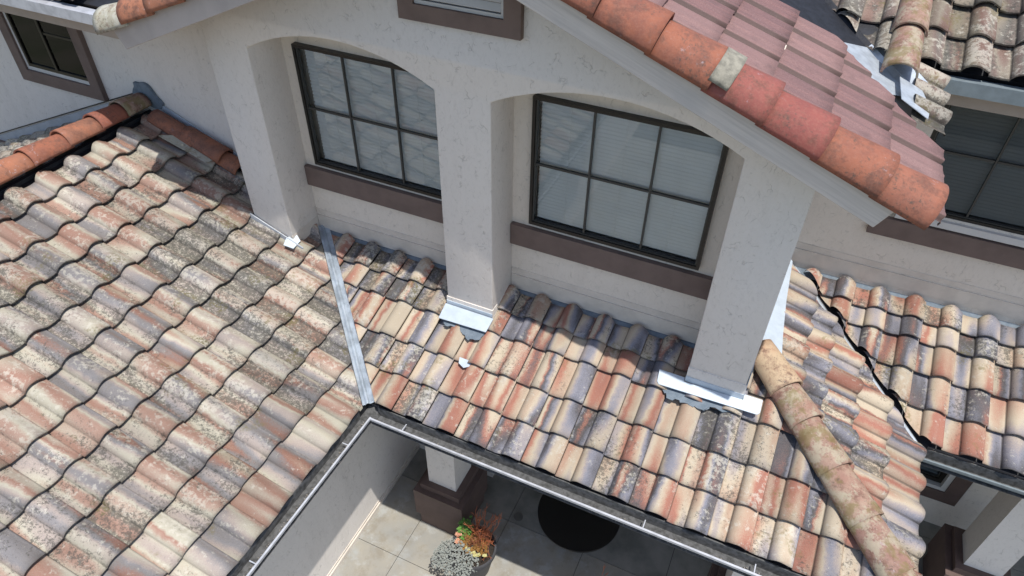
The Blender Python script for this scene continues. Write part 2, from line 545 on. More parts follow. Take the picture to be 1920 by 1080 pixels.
def tile_field(name, sp, cols, rows, h0, mat, age, cuts=(), cover=None, top=None, parent=None, label=None, skip=None, rnd=None, prof=PROF, lift=.048, th=.014, jit=1.):
    """cols: right edges (a); rows: butt positions (b) ascending, last = head of the top course"""
    rg = random.Random(rnd or 3)
    bm = bmesh.new()
    uvl = bm.loops.layers.uv.new('tuv')
    cl = bm.loops.layers.float_color.new('trnd')
    for ri in range(len(rows)-1):
        b0, b1 = rows[ri], rows[ri+1]
        last = ri == len(rows)-2
        for a in cols:
            if skip and skip(a, b0):
                continue
            ac, bc = a-W/2, (b0+b1)/2
            ag = max(0, min(1, age(ac, bc)+rg.uniform(-.23, .23)))
            rc = (rg.random(), rg.random(), ag, 1)
            dl = rg.uniform(-.003, .004)*jit
            ro = rg.uniform(-.010, .010)*jit
            db = rg.uniform(-.006, .006)*jit
            dz = rg.uniform(-.003, .003)*jit
            nv = 4
            grid = []
            for iv in range(nv+1):
                row = []
                for (u, hh) in prof:
                    t = iv/nv
                    bend = b1+.045 if not last else b1-.035+.035*prof_hump(u)
                    b = b0+db+(bend-b0)*t+ro*(u-.5)*(1-t)
                    if iv == 0:
                        b += (noise.noise(Vector((a*7+u*5, b0*9, 1)))*.004)
                    full = (bend-b0)/(b1+.045-b0)
                    h = h0+hh+(lift+dl)*(1-t*full)+dz
                    row.append(bm.verts.new(sp.p(a-W+u*W*1.0, b, h)))
                grid.append(row)
            fs = []
            n = len(prof)
            for iv in range(nv):
                for iu in range(n-1):
                    f = bm.faces.new([grid[iv][iu], grid[iv][iu+1], grid[iv+1][iu+1], grid[iv+1][iu]])
                    f.smooth = True
                    fs.append((f, [(prof[iu][0], iv/nv), (prof[iu+1][0], iv/nv), (prof[iu+1][0], (iv+1)/nv), (prof[iu][0], (iv+1)/nv)]))
            # butt end and side lip
            lo = [bm.verts.new(v.co-sp.n*th) for v in grid[0]]
            for iu in range(n-1):
                f = bm.faces.new([lo[iu], lo[iu+1], grid[0][iu+1], grid[0][iu]])
                fs.append((f, [(prof[iu][0], 0)]*4))
            lo2 = [bm.verts.new(grid[iv][-1].co-sp.n*(th*.8)) for iv in range(nv+1)]
            for iv in range(nv):
                f = bm.faces.new([grid[iv][-1], lo2[iv], lo2[iv+1], grid[iv+1][-1]])
                fs.append((f, [(1, iv/nv)]*4))
            if last:
                hd = [bm.verts.new(v.co-sp.n*th*1.6) for v in grid[-1]]
                for iu in range(n-1):
                    f = bm.faces.new([grid[-1][iu], grid[-1][iu+1], hd[iu+1], hd[iu]])
                    fs.append((f, [(prof[iu][0], 1)]*4))
            for f, uvs in fs:
                for lp, q in zip(f.loops, uvs):
                    lp[uvl].uv = q
                    lp[cl] = rc
    for (pt, nrm) in cuts:      # keep the side the normal points away from
        geom = bm.verts[:]+bm.edges[:]+bm.faces[:]
        bmesh.ops.bisect_plane(bm, geom=geom, plane_co=pt, plane_no=nrm, clear_outer=True)
    return mk(name, bm, mat, parent, label=label)

def sheet(bm, sp, pts, h, th=.004, sub=0):
    """flat sheet on a slope: pts are (a, b)"""
    prism(bm, [sp.p(a, b, h) for a, b in pts], sp.n*th)

def frange(a, n, d):
    return [a+i*d for i in range(n)]

# --- left roof -------------------------------------------------------
V2 = 1/math.sqrt(2)
valley_c = (AX, AY, 0)
def age_left(a, b):
    x, y = -b, a
    d = math.hypot((x+4.0)/1.5, (y+.75)/.8)
    return .53+.70*max(0, 1-d)-.20*max(0, (x+3.6))-.10*max(0, -y-2.2)
rowsL = [-v for v in (-2.724, -3.037, -3.345, -3.676, -3.987, -4.282, -4.602, -4.915, -5.237, -5.541, -5.85, -6.11)]
rowsL[0] += .0
colsL = frange(-1.095-W*14, 20, W)
# valley cut: keep y - AY < -(x - AX)
vn = Vector((V2, V2, 0))
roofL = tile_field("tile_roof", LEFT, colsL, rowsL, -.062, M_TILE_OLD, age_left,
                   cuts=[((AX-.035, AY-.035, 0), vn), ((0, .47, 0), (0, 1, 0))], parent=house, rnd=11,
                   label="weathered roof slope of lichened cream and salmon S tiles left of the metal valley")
# keep tiles out of pier one: cut block near the front wall (x > -4.6, y > 0)
def carve(o, keep):
    bm = bmesh.new(); bm.from_mesh(o.data)
    kill = [f for f in bm.faces if not keep(f.calc_center_median())]
    bmesh.ops.delete(bm, geom=kill, context='FACES')
    bm.to_mesh(o.data); bm.free()

# back slope of the left roof
tag(tile_field("tile_roof", LEFTB, frange(-.62, 16, W), frange(2*RIDX-AX+.1, 10, .32)+[RIDX-.08], -.062, M_TILE_OLD, lambda a, b: .9,
               cuts=[((0, .47, 0), (0, 1, 0))], parent=house, rnd=5), "lichened far slope behind the clay ridge tiles")

# --- middle roof -----------------------------------------------------
def age_mid(a, b):
    x, y = a, b
    return .40+.34*max(0, min(1, (-1.7-x)/.6))*max(0, min(1, (y+.2)/.4))+.12*math.sin(x*2.1+1)-.1*(x > -1.5)*(y > -.5)
colsM = frange(-2.463-5*W, 22, W)
rowsM = [-.983, -.702, -.412, -.086, .124, .375]
hipn = Vector((V2, V2, 0))
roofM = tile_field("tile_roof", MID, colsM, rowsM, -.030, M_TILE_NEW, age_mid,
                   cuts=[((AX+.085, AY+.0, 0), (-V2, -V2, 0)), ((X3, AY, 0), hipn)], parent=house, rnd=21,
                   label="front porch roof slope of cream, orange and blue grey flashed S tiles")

# --- hip side roof and back right roof --------------------------------
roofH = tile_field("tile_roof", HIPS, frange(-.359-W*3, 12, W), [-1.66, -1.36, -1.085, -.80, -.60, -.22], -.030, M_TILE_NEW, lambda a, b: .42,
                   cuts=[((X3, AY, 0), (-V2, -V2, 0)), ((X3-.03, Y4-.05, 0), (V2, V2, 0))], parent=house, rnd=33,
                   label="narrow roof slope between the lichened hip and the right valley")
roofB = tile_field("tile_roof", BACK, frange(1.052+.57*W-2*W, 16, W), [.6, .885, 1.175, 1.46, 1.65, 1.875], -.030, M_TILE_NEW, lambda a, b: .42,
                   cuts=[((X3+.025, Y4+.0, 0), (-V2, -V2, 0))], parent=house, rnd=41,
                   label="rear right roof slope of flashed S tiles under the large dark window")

# decks of felt under the tiles
def deck(sp, pts, h=-.05, th=-.05, mat=M_FELT, nm="roof_deck"):
    bm = bmesh.new()
    prism(bm, [sp.p(a, b, h) for a, b in pts], sp.n*th)
    return mk(nm, bm, mat, house)
t = .5-AY
deck(LEFT, [(-5.4, -AX+.02), (AY, -AX+.02), (.5, -AX+t), (.5, -RIDX), (-5.4, -RIDX)], -.075)
deck(LEFTB, [(-.5, 2*RIDX-AX), (5.4, 2*RIDX-AX), (5.4, RIDX), (-.5, RIDX)], -.075)
deck(MID, [(AX, AY+.02), (X3, AY+.02), (X3-1.38, AY+1.4), (AX-1.38, AY+1.4)], -.045)
deck(HIPS, [(AY, -X3+.02), (Y4, -X3+.02), (Y4+1.3, -X3+1.35), (Y4+1.3, -.21), (.42, -.21)], -.045)
deck(BACK, [(X3, Y4+.02), (6, Y4+.02), (6, 1.9), (X3-1.3, 1.9)], -.045)

# --- walls ---------------------------------------------------------
XL, XR = -4.575, .21
def roofz(x):
    return (GABR.p(0, -x).z if x > -2.19 else GABL.p(0, x).z)
def arch(x0, x1, z=5.045, rise=.212, n=18):
    c = (x0+x1)/2; hw = (x1-x0)/2
    rad = (hw*hw+rise*rise)/(2*rise)
    out = []
    for i in range(n+1):
        x = x1+(x0-x1)*i/n
        out.append((x, z+math.sqrt(max(0, rad*rad-(x-c)**2))-(rad-rise)))
    return out
zb = 2.9
poly = [(XL, zb), (XL, roofz(XL)-.115), (-2.19, roofz(-2.19)-.115), (XR, roofz(XR)-.115), (XR, zb+.05), (-.24, zb+.05)]
poly += arch(-1.985, -.24)+[(-1.985, zb+.03), (-2.437, zb+.03)]+arch(-4.14, -2.437)+[(-4.14, zb)]
bm = bmesh.new()
prism(bm, [(x, 0, z) for x, z in poly], (0, .42, 0))
bevel(bm, .012, 2)
mk("front_wall", bm, M_STUCCO, house, smooth=True, auto=40)
# stepped stucco foot of each pier
def foot(x0, x1, z):
    b = boxes((x0-.004, x1+.004, -.008, .30, z-.16, z))
    return mk("pier_foot", bevel(b, .006, 1), M_STUCCO, house)
foot(-2.437, -1.985, 3.075)
foot(-.24, .21, 3.16)
RECESS_SPOT = 1
bm = boxes((-13, XL+.05, .5, .7, 0, 5.4))
mk("side_wall", bm, M_STUCCO, house)
bm = boxes((.1, XR, .43, 1.95, 2.5, 5.2))
mk("side_wall", bm, M_STUCCO, house)
bm = boxes((XL, XL+.1, .43, .52, 2.5, 5.2))
mk("side_wall", bm, M_STUCCO, house)
# far right wall with openings for two windows (upper and porch)
def wall_with_holes(x0, x1, z0, z1, y0, y1, holes):
    bm = bmesh.new()
    xs = sorted({x0, x1, *[h[0] for h in holes], *[h[1] for h in holes]})
    zs = sorted({z0, z1, *[h[2] for h in holes], *[h[3] for h in holes]})
    for i in range(len(xs)-1):
        for j in range(len(zs)-1):
            cx, cz = (xs[i]+xs[i+1])/2, (zs[j]+zs[j+1])/2
            if any(h[0] < cx < h[1] and h[2] < cz < h[3] for h in holes):
                continue
            box(bm, xs[i], xs[i+1], y0, y1, zs[j], zs[j+1])
    bmesh.ops.remove_doubles(bm, verts=bm.verts, dist=1e-5)
    seen = {}
    for f in bm.faces[:]:
        key = tuple(sorted(v.index for v in f.verts))
    bm.verts.index_update()
    dup = {}
    for f in bm.faces:
        dup.setdefault(tuple(sorted(v.index for v in f.verts)), []).append(f)
    bmesh.ops.delete(bm, geom=[f for L in dup.values() if len(L) > 1 for f in L], context='FACES_ONLY')
    return bm
mk("recess_wall", wall_with_holes(-4.2, -.2, 2.6, 5.6, .40, .56, [(-3.985, -2.56, 3.85, 4.98), (-1.807, -.385, 3.85, 4.98)]), M_STUCCO_BOUNCE, house)
UW = (.985, 3.2, 3.885, 5.02)     # upper right window
LW = (1.2, 2.60, .62, 2.0)        # porch window
mk("rear_wall", wall_with_holes(.1, 8, 0, 5.2, 1.9, 2.05, [UW, LW]), M_STUCCO_BOUNCE, house)
bm = boxes((-3.16, .1, 1.9, 2.05, 0, 2.9))
mk("porch_wall", bm, M_STUCCO, house)
bm = boxes((-3.34, -3.18, -9, .29, 0, 2.50), (-3.34, -3.18, .29, 1.9, 0, 2.45))
mk("courtyard_wall", bm, M_STUCCO, house)
bm = boxes((-3.18, -3.164, -9, .28, .0, .055), (-3.18, -3.172, -9, .28, .085, .10))
mk("weep_screed", bm, M_SCREED, house)
bm = boxes((-3.18, -2.15, .29, .5, 0, 2.44))
mk("porch_wall", bm, M_STUCCO, house)
bm = boxes((-3.0, -2.25, .262, .288, .02, 2.1))
mk("door", bm, M_BASEP, house)
# soffits and porch ceiling
bm = boxes((-3.2, 1.6, -.93, 1.9, 2.38, 2.41), (1.6, 8, .68, 1.9, 2.38, 2.41), (-3.3, -2.765, -5.4, -.93, 2.38, 2.41))
mk("soffit", bm, M_SOFFIT, house)
# porch beam over the posts
bm = boxes((-2.6, 1.2, -.47, -.13, 2.14, 2.378), (.95, 1.2, -.13, .95, 2.14, 2.378), (1.2, 6, .95, 1.29, 2.14, 2.378))
mk("porch_beam", bm, M_STUCCO, house)

# horizontal reveal lines (weep screeds) low on the recess and rear walls
def strip(x0, x1, y, z, hgt=.085, d=.02):
    b = boxes((x0, x1, y-d, y+.002, z, z+.012), (x0, x1, y-d*.7, y+.002, z-hgt, z))
    return mk("weep_screed", b, M_SCREED, house)
for a, b_ in ((-4.135, -2.44), (-1.982, -.243)):
    strip(a, b_, .40, 3.20, .15, .014)
    strip(a, b_, .40, 3.27, .045, .006)
strip(.22, 8, 1.90, 3.21, .14, .014)
strip(.22, 8, 1.90, 3.28, .045, .006)
b = boxes((-4.155, -4.139, .0, .386, 2.9, 3.19))
mk("weep_screed", b, M_SCREED, house)

# sills
def sill(x0, x1, y, z0, z1, d=.05, mat=M_TRIM):
    o = mk("window_sill", bevel(boxes((x0, x1, y-d, y+.02, z0, z1)), .008, 2), mat, house, smooth=True, auto=40)
    return o
sill(-4.135, -2.442, .40, 3.58, 3.785)
sill(-1.98, -.245, .40, 3.58, 3.785)
sill(.82, 6, 1.90, 3.60, 3.78)

# --- windows ----------------------------------------------------------
def window(x0, x1, z0, z1, y, nx, nz, glass=M_GLASS, blind=True, fr=.025, label=None, meet=None, blind_gap=.06, tilt=57):
    """y = plane of the glass; frame, glazing bars, pane and blind"""
    b = bmesh.new()
    box(b, x0, x0+fr, y-.03, y+.03, z0, z1); box(b, x1-fr, x1, y-.03, y+.03, z0, z1)
    box(b, x0+fr, x1-fr, y-.03, y+.03, z0, z0+fr*1.15); box(b, x0+fr, x1-fr, y-.03, y+.03, z1-fr, z1)
    f = mk("window", b, M_FRAME, house, label=label)
    # inner stepped frame line
    b = bmesh.new()
    g_ = .012
    box(b, x0+fr+g_, x1-fr-g_, y-.018, y+.02, z0+fr*1.2, z0+fr*1.2+.010)
    box(b, x0+fr+.002, x0+fr+g_, y-.018, y+.02, z0+fr*1.2, z1-fr-.002); box(b, x1-fr-g_, x1-fr-.002, y-.018, y+.02, z0+fr*1.2, z1-fr-.002)
    for i in range(1, nx):
        xx = x0+(x1-x0)*i/nx
        box(b, xx-.0075, xx+.0075, y-.012, y+.012, z0+fr*1.15, z1-fr)
    zz_ = [z0+(z1-z0)*j/nz for j in range(1, nz)]
    for zz in zz_:
        for i in range(nx):
            xa = x0+(x1-x0)*i/nx+(.0115 if i else fr+g_+.001); xb = x0+(x1-x0)*(i+1)/nx-(.0115 if i < nx-1 else fr+g_+.001)
            box(b, xa, xb, y-.010, y+.010, zz-.009, zz+.009)
    mk("glazing_bar", b, M_FRAMEBAR, f)
    b = bmesh.new()
    b.faces.new([b.verts.new(q) for q in ((x0+fr*.6, y+.016, z0+fr*.6), (x1-fr*.6, y+.016, z0+fr*.6), (x1-fr*.6, y+.016, z1-fr*.6), (x0+fr*.6, y+.016, z1-fr*.6))])
    mk("pane", b, glass, f)
    if blind:
        b = bmesh.new()
        rg = random.Random(int(x0*100))
        n = int((z1-z0-.05)/.032)
        ya = y+.055
        for i in range(n):
            z = z1-.03-i*.032
            dz, dy = .0170*math.sin(R(tilt)), .0170*math.cos(R(tilt))
            e = rg.uniform(-.001, .001)
            vs = [b.verts.new(p) for p in ((x0+blind_gap, ya-dy+e, z-dz), (x1-.045, ya-dy+e, z-dz), (x1-.045, ya+e, z+.003), (x0+blind_gap, ya+e, z+.003), (x1-.045, ya+dy+e, z+dz), (x0+blind_gap, ya+dy+e, z+dz))]
            b.faces.new([vs[0], vs[1], vs[2], vs[3]]); b.faces.new([vs[3], vs[2], vs[4], vs[5]])
        for q in (.2, .5, .8):
            xx = x0+(x1-x0)*q
            tube(b, [(xx, ya-.02, z0+.04), (xx, ya-.02, z1-.03)], .0012, .0012, 4)
        mk("blind", b, M_BLIND, f)
    # room lining behind the pane
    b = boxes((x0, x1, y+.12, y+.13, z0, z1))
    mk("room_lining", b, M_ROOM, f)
    return f
M_FRAMEBAR = m_plain("bronze_glazing_bar", (.045, .044, .040), .45, .2, .05)
M_REVEAL = m_plain("white_reveal_paint", (.55, .53, .50), .7, 0, .04, 5)
w1 = window(-3.99, -2.555, 3.845, 4.985, .375, 3, 2, label="window of the left arch, reflecting the tiles")
w2 = window(-1.812, -.38, 3.845, 4.985, .375, 3, 2, blind_gap=.045, label="window of the right arch behind closed blinds")
window(UW[0], 2.02, UW[2]-.01, UW[3], 1.935, 2, 2, M_GLASS_D, fr=.03, label="screened half of the large upper right window")
window(2.03, UW[1], UW[2]-.01, UW[3], 1.955, 2, 2, M_GLASS, fr=.03, label="open half of the large upper right window")
mk("window_stool", boxes((UW[0], UW[1], 1.86, 1.94, 3.80, 3.862)), M_REVEAL, house)
window(LW[0], LW[1]-.06, LW[2]+.06, LW[3], 1.95, 1, 1, M_GLASS_D, fr=.05, label="dark porch window under the right roof")
def surround(x0, x1, z0, z1, y, wd, mat, d=.045, nm="window_trim", top=True):
    b = bmesh.new()
    box(b, x0-wd, x0, y-d, y+.01, z0-wd, z1+(wd if top else 0))
    box(b, x1, x1+wd, y-d, y+.01, z0-wd, z1+(wd if top else 0))
    box(b, x0, x1, y-d, y+.01, z0-wd, z0)
    if top:
        box(b, x0, x1, y-d, y+.01, z1, z1+wd)
    bmesh.ops.remove_doubles(b, verts=b.verts, dist=1e-4)
    return mk(nm, b, mat, house)
surround(LW[0], LW[1], LW[2], LW[3], 1.9, .16, M_BASEP)
b = boxes((LW[0], LW[1]-.0, 1.872, 1.935, LW[2], LW[2]+.05), (LW[1]-.055, LW[1], 1.872, 1.935, LW[2]+.05, LW[3]))
mk("window_trim", b, M_REVEAL, house)

# small window on the left wall (set into the wall face)
def small_window(x0, x1, z0, z1, y):
    surround(x0, x1, z0, z1, y, .14, M_TRIM, .055)
    b = boxes((x0, x0+.045, y-.03, y-.002, z0, z1), (x0+.045, x1, y-.03, y-.002, z0, z0+.045), (x1-.0, x1+.001, y-.03, y-.002, z0, z1))
    mk("window_trim", b, M_REVEAL, house)
    b = bmesh.new()
    box(b, x0+.045, x0+.075, y-.035, y-.004, z0+.045, z1); box(b, x1-.03, x1-.001, y-.035, y-.004, z0+.045, z1)
    box(b, x0+.075, x1-.03, y-.035, y-.004, z0+.045, z0+.08); box(b, x0+.075, x1-.03, y-.035, y-.004, z1-.03, z1)
    xm = (x0+x1)/2
    box(b, xm-.018, xm+.018, y-.033, y-.006, z0+.08, z1-.03)
    f = mk("window", b, M_FRAME, house, label="small window with thick brown surround on the left wall")
    box_b = boxes((xm+.018, x1-.03, y-.026, y-.008, (z0+z1)/2-.012, (z0+z1)/2+.012))
    mk("glazing_bar", box_b, M_FRAME, f)
    mk("pane", boxes((x0+.05, x1-.005, y-.018, y-.014, z0+.05, z1-.005)), M_GLASS_D, f)
    mk("blind", boxes(*[(x0+.12, x1-.03, y-.0085, y-.0065-.0012*(i % 2), z0+.06+i*.03, z0+.088+i*.03) for i in range(int((z1-z0-.1)/.03))]), M_BLIND, f)
small_window(-7.95, -6.96, 3.96, 4.92, .5)
small_window(-9.9, -9.12, 1.9, 2.62, .5)

# gable vent
b = bmesh.new()
vx0, vx1, vz0, vz1 = -2.645, -1.745, 5.54, 6.02
box(b, vx0, vx0+.12, -.05, .01, vz0, vz1); box(b, vx1-.12, vx1, -.05, .01, vz0, vz1)
box(b, vx0+.12, vx1-.12, -.05, .01, vz0, vz0+.11); box(b, vx0+.12, vx1-.12, -.05, .01, vz1-.1, vz1)
bmesh.ops.remove_doubles(b, verts=b.verts, dist=1e-4)
vt = mk("gable_vent", b, M_TRIM, house)
b = boxes((vx0+.12, vx1-.12, -.004, .012, vz0+.11, vz1-.1))
mk("vent_backing", b, M_BLACK, vt)
b = boxes((vx0+.121, vx0+.145, -.03, -.006, vz0+.111, vz1-.1), (vx1-.145, vx1-.121, -.03, -.006, vz0+.111, vz1-.1), (vx0+.146, vx1-.146, -.03, -.006, vz0+.111, vz0+.135))
mk("vent_frame", b, M_REVEAL, vt)
for i in range(4):
    z = vz0+.15+i*.06
    b = bmesh.new()
    prism(b, [(vx0+.146, -.036, z), (vx0+.146, -.031, z-.004), (vx0+.146, -.006, z+.042), (vx0+.146, -.010, z+.046)], (vx1-vx0-.292, 0, 0))
    mk("louvre", b, M_REVEAL, vt)

# --- gable roof ------------------------------------------------------
PP = [(0, 0), (.075, .0), (.088, .028), (.13, .033), (.25, .027), (.46, .024), (.49, .027), (.53, .030), (.60, .025), (.75, .022), (.93, .020), (.965, .018), (.995, .016)]
pk_rows = [-.80, -.48, -.135, .215, .55, .885, 1.22, 1.555, 1.89, 2.17]
roofG = tile_field("tile_roof", GABR, frange(-.185+.02, 5, .305), pk_rows, -.02, M_PINK, lambda a, b: .2, prof=PP, rnd=51, jit=.5, th=.024, lift=.03,
                   cuts=[((0.50, .62, 0), Vector((.70, .72, 0)).normalized())], parent=house,
                   label="gable roof slope of new pink ribbed concrete tiles")
oldG = tile_field("tile_roof", GABR, frange(.86, 3, .29), [-.82, -.42], -.03, M_TILE_ANC, lambda a, b: .95, rnd=52,
                  cuts=[((.62, 0, 0), (-1, 0, 0))], parent=house, label="leftover lichened S tiles on the gable eave beside bare metal")
deck(GABR, [(-.40, -GX+.16), (2.6, -GX+.06), (2.6, 2.19), (-.40, 2.19)], -.04, -.09, M_SOFFIT)
roofGL = tile_field("tile_roof", GABL, frange(.40-.305*7, 8, .305), [-x for x in [5.18, 4.85, 4.5, 4.17, 3.83, 3.5, 3.16, 2.83, 2.5, 2.21]], -.02, M_PINK, lambda a, b: .3, prof=PP, rnd=53, parent=house,
                    label="far gable slope of pink ribbed tiles")
deck(GABL, [(.40, -4.38-GX+.16), (.1, -4.38-GX+.03), (-1.2, -4.38-GX+.03), (-1.2, -2.19), (.40, -2.19)], -.04, -.09, M_SOFFIT)

# main roof behind, right and left
MRB = Slope((0, 1), 1.22, 5.35, .4)
def age_old(a, b): return .6
e_ = .31
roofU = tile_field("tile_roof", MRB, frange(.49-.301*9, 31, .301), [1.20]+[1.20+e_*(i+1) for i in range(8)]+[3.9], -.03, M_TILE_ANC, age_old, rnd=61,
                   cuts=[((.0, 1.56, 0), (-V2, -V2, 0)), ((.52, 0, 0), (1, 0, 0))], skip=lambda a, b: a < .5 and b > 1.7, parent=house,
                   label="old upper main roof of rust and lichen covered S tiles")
MRR = Slope((0, 1), 1.53, 5.245, .4)
roofR = tile_field("tile_roof", MRR, frange(.79, 26, .301), [1.50+e_*i for i in range(9)]+[4.2], -.03, M_TILE_ANC, age_old, rnd=64, cuts=[((.53, 0, 0), (-1, 0, 0))], parent=house, label="old rear roof slope of mossy S tiles above the grey box gutter")
bm = bmesh.new()
prism(bm, [(.53, 1.24, 5.30), (.53, 1.55, 5.20), (.53, 4.1, 6.22), (.53, 4.1, 6.46)], (.006, 0, 0))
mk("roof_deck", bm, M_FELT, house)
roofUp = tile_field("tile_roof", MRB, frange(.49-.301*9, 9, .301), [1.20+e_*(i+1) for i in range(1, 8)]+[3.9], -.015, M_PINK, lambda a, b: .2, rnd=62,
                    cuts=[((.0, 1.50, 0), (-V2, -V2, 0))], parent=house, label="replaced pink S tiles high in the valley")
deck(MRB, [(-1.6, 2.2), (.52, 1.26), (.52, 3.9), (-1.6, 3.9)], -.045)
deck(MRR, [(.54, 1.56), (9, 1.56), (9, 4.2), (.54, 4.2)], -.045)
b = boxes((.60, 9, 1.53, 1.56, 4.99, 5.17))
mk("fascia_board", b, M_FASCIA, house)
mk("soffit", boxes((.2, 9, 1.56, 1.9, 4.99, 5.005)), M_FASCIA, house)
mk("gutter", boxes((.66, 9, 1.45, 1.528, 5.10, 5.20)), M_GUT_D, house, label="grey box gutter of the upper right eave")
MLB = Slope((0, 1), -.21, 5.23, .4)
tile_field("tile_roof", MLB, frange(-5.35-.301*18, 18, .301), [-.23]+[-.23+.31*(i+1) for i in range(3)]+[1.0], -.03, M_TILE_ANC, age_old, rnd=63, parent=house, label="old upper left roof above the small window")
deck(MLB, [(-11, -.17), (-5.2, -.17), (-5.2, 1.2), (-11, 1.2)], -.045)
mk("fascia_board", boxes((-11, -5.2, -.20, -.16, 4.98, 5.17)), M_FASCIA, house)
mk("soffit", boxes((-11, -5.2, -.16, .5, 4.965, 4.98)), M_FASCIA, house)
mk("gutter", boxes((-11, -5.15, -.30, -.202, 5.11, 5.20)), M_GUT, house, label="grey gutter of the upper left eave")

# --- barge boards ----------------------------------------------------
def barge(sgn, mat, x_end, label):
    c = -2.19
    def zz(x):
        return GZ-GS*(x-GX) if sgn > 0 else GZ-GS*((2*c-x)-GX)
    b = bmesh.new()
    xe = x_end
    hgt = .215
    top = -.012
    bot = top-hgt
    p = [(c, -.46, zz(c)+top), (xe+sgn*.085, -.46, zz(xe+sgn*.085)+top-.02), (xe, -.46, zz(xe)+bot), (c, -.46, zz(c)+bot)]
    prism(b, p, (0, .042, 0))
    bevel(b, .004, 1)
    return mk("barge_board", b, mat, house, label=label)
barge(1, M_WOOD, .52, "bare weathered grey barge board with a split lower end")
barge(-1, M_BOARD, -4.92, "painted beige barge board on the left rake")

# --- barrel tiles ------------------------------------------------------
def barrel(name, A, B, nrm, r0, r1, mat, parent, th=.014, rnd=0, label=None, span=180, flat=.9):
    A, B = Vector(A), Vector(B)
    ax = (B-A).normalized()
    n = (Vector(nrm)-ax*Vector(nrm).dot(ax)).normalized()
    sd = ax.cross(n)
    bm = bmesh.new()
    cl = bm.loops.layers.float_color.new('trnd')
    rg = random.Random(rnd)
    rc = (rg.random(), rg.random(), rg.random(), 1)
    NS, NL = 16, 6
    def ring(t, dr):
        c = A+(B-A)*t
        r = r0+(r1-r0)*t+dr
        out = []
        for i in range(NS+1):
            q = R(-span/2+span*i/NS)
            wob = 1+.012*noise.noise(Vector((i*.4, t*2, rnd*3.3)))
            out.append(bm.verts.new(c+sd*math.sin(q)*r*wob+n*math.cos(q)*r*flat*wob))
        return out
    outer = [ring(i/NL, 0) for i in range(NL+1)]
    inner = [ring(i/NL, -th) for i in range(NL+1)]
    for i in range(NL):
        for j in range(NS):
            f = bm.faces.new([outer[i][j], outer[i+1][j], outer[i+1][j+1], outer[i][j+1]]); f.smooth = True
            f = bm.faces.new([inner[i][j], inner[i][j+1], inner[i+1][j+1], inner[i+1][j]]); f.smooth = True
        for j in (0, NS):
            bm.faces.new([outer[i][j], inner[i][j], inner[i+1][j], outer[i+1][j]])
    for k_ in (0, NL):
        for j in range(NS):
            bm.faces.new([outer[k_][j], outer[k_][j+1], inner[k_][j+1], inner[k_][j]])
    bmesh.ops.recalc_face_normals(bm, faces=bm.faces)
    for f in bm.faces:
        for lp in f.loops:
            lp[cl] = rc
    return mk(name, bm, mat, parent, label=label)

# left ridge caps (lap downwards towards the camera)
rg = random.Random(4)
ridge_z = EZ+SL*(AX-RIDX)
js = [.44, .17, -.14, -.50, -.88, -1.27, -1.68, -2.1, -2.5, -2.9, -3.3, -3.7, -4.1]
for i in range(len(js)-1):
    y1, y0 = js[i], js[i+1]-.03
    mt = (M_CLAY_LICH if i == 0 else (M_CLAY if i % 2 else M_CLAY_OLD))
    barrel("ridge_tile", (RIDX+rg.uniform(-.008, .008), y0, ridge_z+.050), (RIDX+rg.uniform(-.008, .008), y1, ridge_z+.030), (0, 0, 1), .142, .122, mt, roofL, rnd=i+1)
# mastic at the ridge end
def blob(name, pts, nrm, th, mat, parent, jag=.012, seed=0, sub=5):
    """thin irregular patch following a polygon outline"""
    rg = random.Random(seed)
    out = []
    for i in range(len(pts)):
        p, q = Vector(pts[i]), Vector(pts[(i+1) % len(pts)])
        for k_ in range(sub):
            v = p.lerp(q, k_/sub)
            j = Vector((rg.uniform(-1, 1), rg.uniform(-1, 1), rg.uniform(-1, 1)))*jag
            j -= Vector(nrm)*j.dot(Vector(nrm))
            out.append(v+j)
    bm = bmesh.new()
    prism(bm, out, Vector(nrm)*th)
    bmesh.ops.triangulate(bm, faces=[f for f in bm.faces if len(f.verts) > 4])
    return mk(name, bm, mat, parent)
blob("mastic_patch", [(-6.38, .494, ridge_z+.04), (-6.28, .494, ridge_z+.22), (-6.12, .494, ridge_z+.24), (-5.96, .494, ridge_z+.05), (-6.02, .494, ridge_z-.02)], (0, -1, 0), .03, M_MASTIC, house, .012, 3)
# flashing strips at the left wall
def wall_strip(sp, a0, b0, a1, b1, wd, h, hup, mat, vertical_n, nm="flashing"):
    bm = bmesh.new()
    p0, p1 = sp.p(a0, b0, h), sp.p(a1, b1, h)
    prism(bm, [p0, p1, p1+Vector((0, 0, hup)), p0+Vector((0, 0, hup))], Vector(vertical_n)*.012)
    return mk(nm, bm, mat, house)
wall_strip(LEFT, .488, -AX+1.9, .488, -RIDX-.05, 0, .0, .12, M_WHITE, (0, -1, 0))
wall_strip(LEFTB, -.488, 2*RIDX-AX, -.488, RIDX-.05, 0, -.02, .15, M_REVEALG, (0, -1, 0))
wall_strip(LEFTB, -.490, 2*RIDX-AX, -.490, RIDX-.05, 0, .135, .012, M_BLACK, (0, -1, 0))
wall_strip(LEFT, -.012, 4.02, -.012, 4.60, 0, .0, .065, M_REVEALG, (0, -1, 0))
